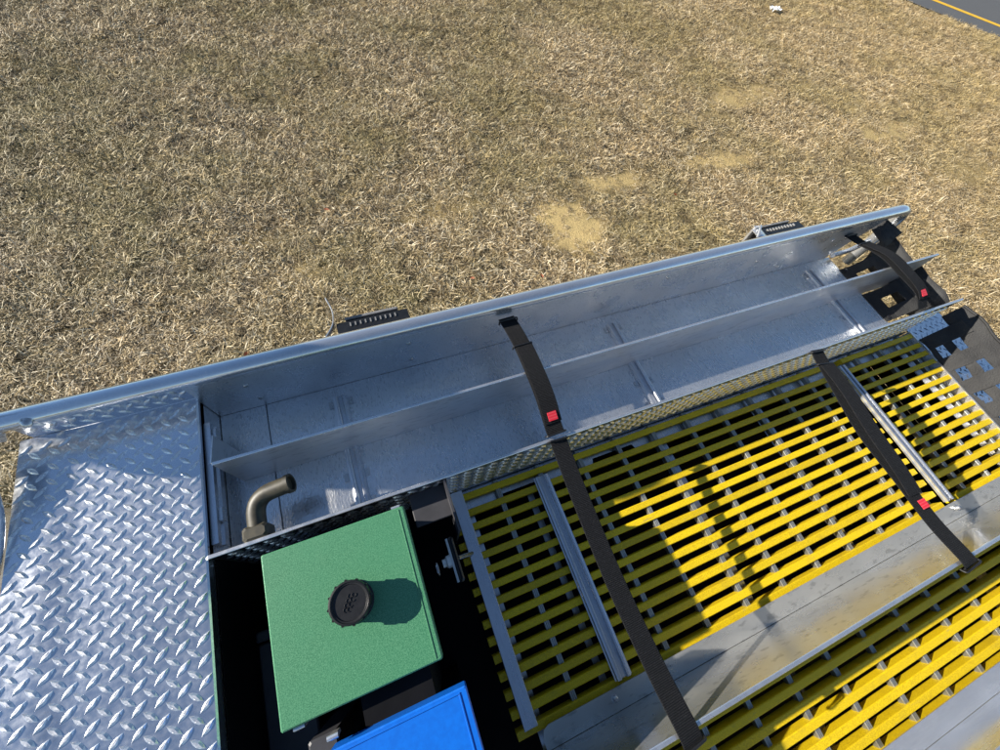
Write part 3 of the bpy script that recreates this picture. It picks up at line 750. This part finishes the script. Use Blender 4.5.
sheet([(W(2.17,.665,1.08), W(2.20,.70,1.03)), (W(2.19,.61,1.10), W(2.255,.64,1.045)), (W(2.20,.575,1.12), W(2.275,.60,1.06))], 'corner_flap')
sheet([(W(2.21,.59,1.20), W(2.25,.60,1.15)), (W(2.21,.45,1.20), W(2.25,.45,1.15)), (W(2.21,.27,1.20), W(2.25,.27,1.15))], 'lower_band')
for x, y in ((2.085, .57), (2.085, .30)):
    bb = MB(); bb.lathe(W(x, y, 1.2185), [(.010,0),(.010,.003),(.006,.006),(0,.0065)], 12); npart(bb, 'fastener', 'blackmetal', NS)
b_ = MB(); b_.tube(fillet([W(2.06,.655,1.20), W(2.17,.655,1.195), W(2.26,.66,1.16)], .03), .011, 12); npart(b_, 'tie_bar', 'edge', NS)

# ------------------------------------------------------------------ straps
def strap(name, label, ctrl, width, tagpos=None, fold=None, loops=(), tail=None, wd=(1,0,0)):
    root = empty(name, ctrl[0]); tag(root, label, 'strap', 'black hose restraint straps')
    pts = spline(ctrl, 10)
    b_ = MB(); b_.ribbon(pts, wd, width, .0035); npart(b_, 'band', 'webbing', root)
    n_ = len(pts)
    if fold:
        i0, i1 = int(fold[0]*n_), int(fold[1]*n_)
        seg = pts[i0:i1]; m_ = len(seg)
        seg = [p+Vector((fold[3] if len(fold) > 3 else .003, 0, .0045+(fold[2])*math.sin(math.pi*i/(m_-1)))) for i, p in enumerate(seg)]
        b_ = MB(); b_.ribbon(seg, wd, width*1.02, .0035); npart(b_, 'overlap', 'webbing', root)
    if tagpos:
        i = int(tagpos*n_); t_ = (pts[i+1]-pts[i]).normalized(); c0 = pts[i]+Vector((.004,0,.0095 if fold else .0045))
        b_ = MB(); b_.ribbon([c0-t_*.013, c0+t_*.013], wd, .029, .0015); npart(b_, 'red_tag', 'red', root)
    for q in loops:
        i = min(int(q*n_), n_-2); t_ = (pts[i+1]-pts[i]).normalized(); wv = Vector(wd); wv = (wv-t_*wv.dot(t_)).normalized(); nn = wv.cross(t_); 
        if nn.z < 0: nn = -nn
        c0 = pts[i]; h_ = width/2+.004
        ring = fillet([c0-wv*h_-nn*.006, c0-wv*h_+nn*.008, c0+wv*h_+nn*.008, c0+wv*h_-nn*.006], .006, 4)
        b_ = MB(); b_.tube(ring, .0028, 8); npart(b_, 'loop', 'blackmetal', root)
    return root
strap('hose_strap', 'black strap across the side bay with red tag near the bed middle', [W(.404,.655,1.052), W(.406,.60,1.04), W(.408,.533,1.033), W(.408,.445,1.034), W(.41,.36,1.05), W(.411,.29,1.078), W(.412,.252,1.092)], .054, .80, (.33,.86,.004,.002), (.05,.33,.97))
strap('hose_strap', 'long black strap over the left part of the yellow slats, no red tag', [W(.412,.240,1.092), W(.410,.20,1.096), W(.405,.08,1.101), W(.400,-.10,1.104), W(.400,-.22,1.104), W(.404,-.36,1.100), W(.409,-.468,1.090), W(.411,-.50,1.098)], .054, None, None, (.02,.985), None, (1,0,-.10))
strap('hose_strap', 'bowed black strap with red tag over the rear end of the side bay', [W(2.02,.665,1.075), W(2.02,.60,1.062), W(2.02,.50,1.036), W(2.02,.40,1.036), W(2.03,.31,1.045), W(2.03,.255,1.075)], .054, .82, (.22,.9,.012,.004), (.04,.22))
strap('hose_strap', 'black strap with red tag over the rear part of the yellow slats', [W(1.455,.240,1.092), W(1.450,.20,1.098), W(1.430,.09,1.10), W(1.402,-.07,1.103), W(1.398,-.22,1.10), W(1.394,-.36,1.098), W(1.400,-.468,1.090), W(1.404,-.49,1.10)], .054, .66, (.17,.64,.02,.006), (.03,.17,.97))

# ------------------------------------------------------------------ litter and leaves
mt, n, l, b = new_mat('paper'); b.inputs['Base Color'].default_value = (.85,.85,.83,1); b.inputs['Roughness'].default_value = .7
t = noise(n, l, 60, 3, .6); l.new(ramp(n, l, t.outputs[0], [(.3, (.72,.72,.7)), (.7, (.88,.88,.86))]).outputs[0], b.inputs['Base Color']); M['paper'] = mt
b = MB(); vs = []; g = 6
for i in range(g+1):
    for j in range(g+1):
        vs.append((10.78+(i/g-.5)*.26+random.uniform(-.015,.015), 8.76+(j/g-.5)*.16+random.uniform(-.015,.015), .05+.045*abs(math.sin(i*1.3+j*.8))+random.uniform(0,.025)))
b.add(vs, [(i*(g+1)+j, (i+1)*(g+1)+j, (i+1)*(g+1)+j+1, i*(g+1)+j+1) for i in range(g) for j in range(g)])
o = b.build('paper_scrap', M['paper']); tag(o, 'crumpled white paper scrap lying far out on the grass', 'litter'); md = o.modifiers.new('thickness', 'SOLIDIFY'); md.thickness = .002
M['leaf'] = paint('fallen_leaf', (.30,.09,.03), .7, .2, 80, .3)
lm = MB(); prf = [(0,0),(.012,.014),(.030,.020),(.048,.013),(.066,0)]
vs = [(x, y, .006+.010*math.sin(x*40)) for x, y in prf] + [(x, -y, .006+.012*math.sin(x*40+.5)) for x, y in prf[1:-1]] + [(.03, 0, .001)]
lm.add(vs, [(0,1,8),(1,2,8),(2,3,8),(3,4,8),(4,7,8),(7,6,8),(6,5,8),(5,0,8)])
lme = lm.mesh('fallen_leaf'); lme.materials.append(M['leaf'])
for x, y in ((-3.15,2.75),(-2.6,2.2),(-1.2,2.6),(1.25,2.9),(-.2,4.4),(2.05,2.7),(4.6,3.6)):
    o = bpy.data.objects.new('fallen_leaf', lme); COL.objects.link(o); o.location = (x, y, .045); o.rotation_euler = (random.uniform(-.4,.4), random.uniform(-.4,.4), random.uniform(0,6.28)); s_ = random.uniform(.8,1.3); o.scale = (s_,s_,s_)
    tag(o, 'small reddish brown fallen leaf lying in the dead grass', 'leaf', 'fallen leaves in the grass')
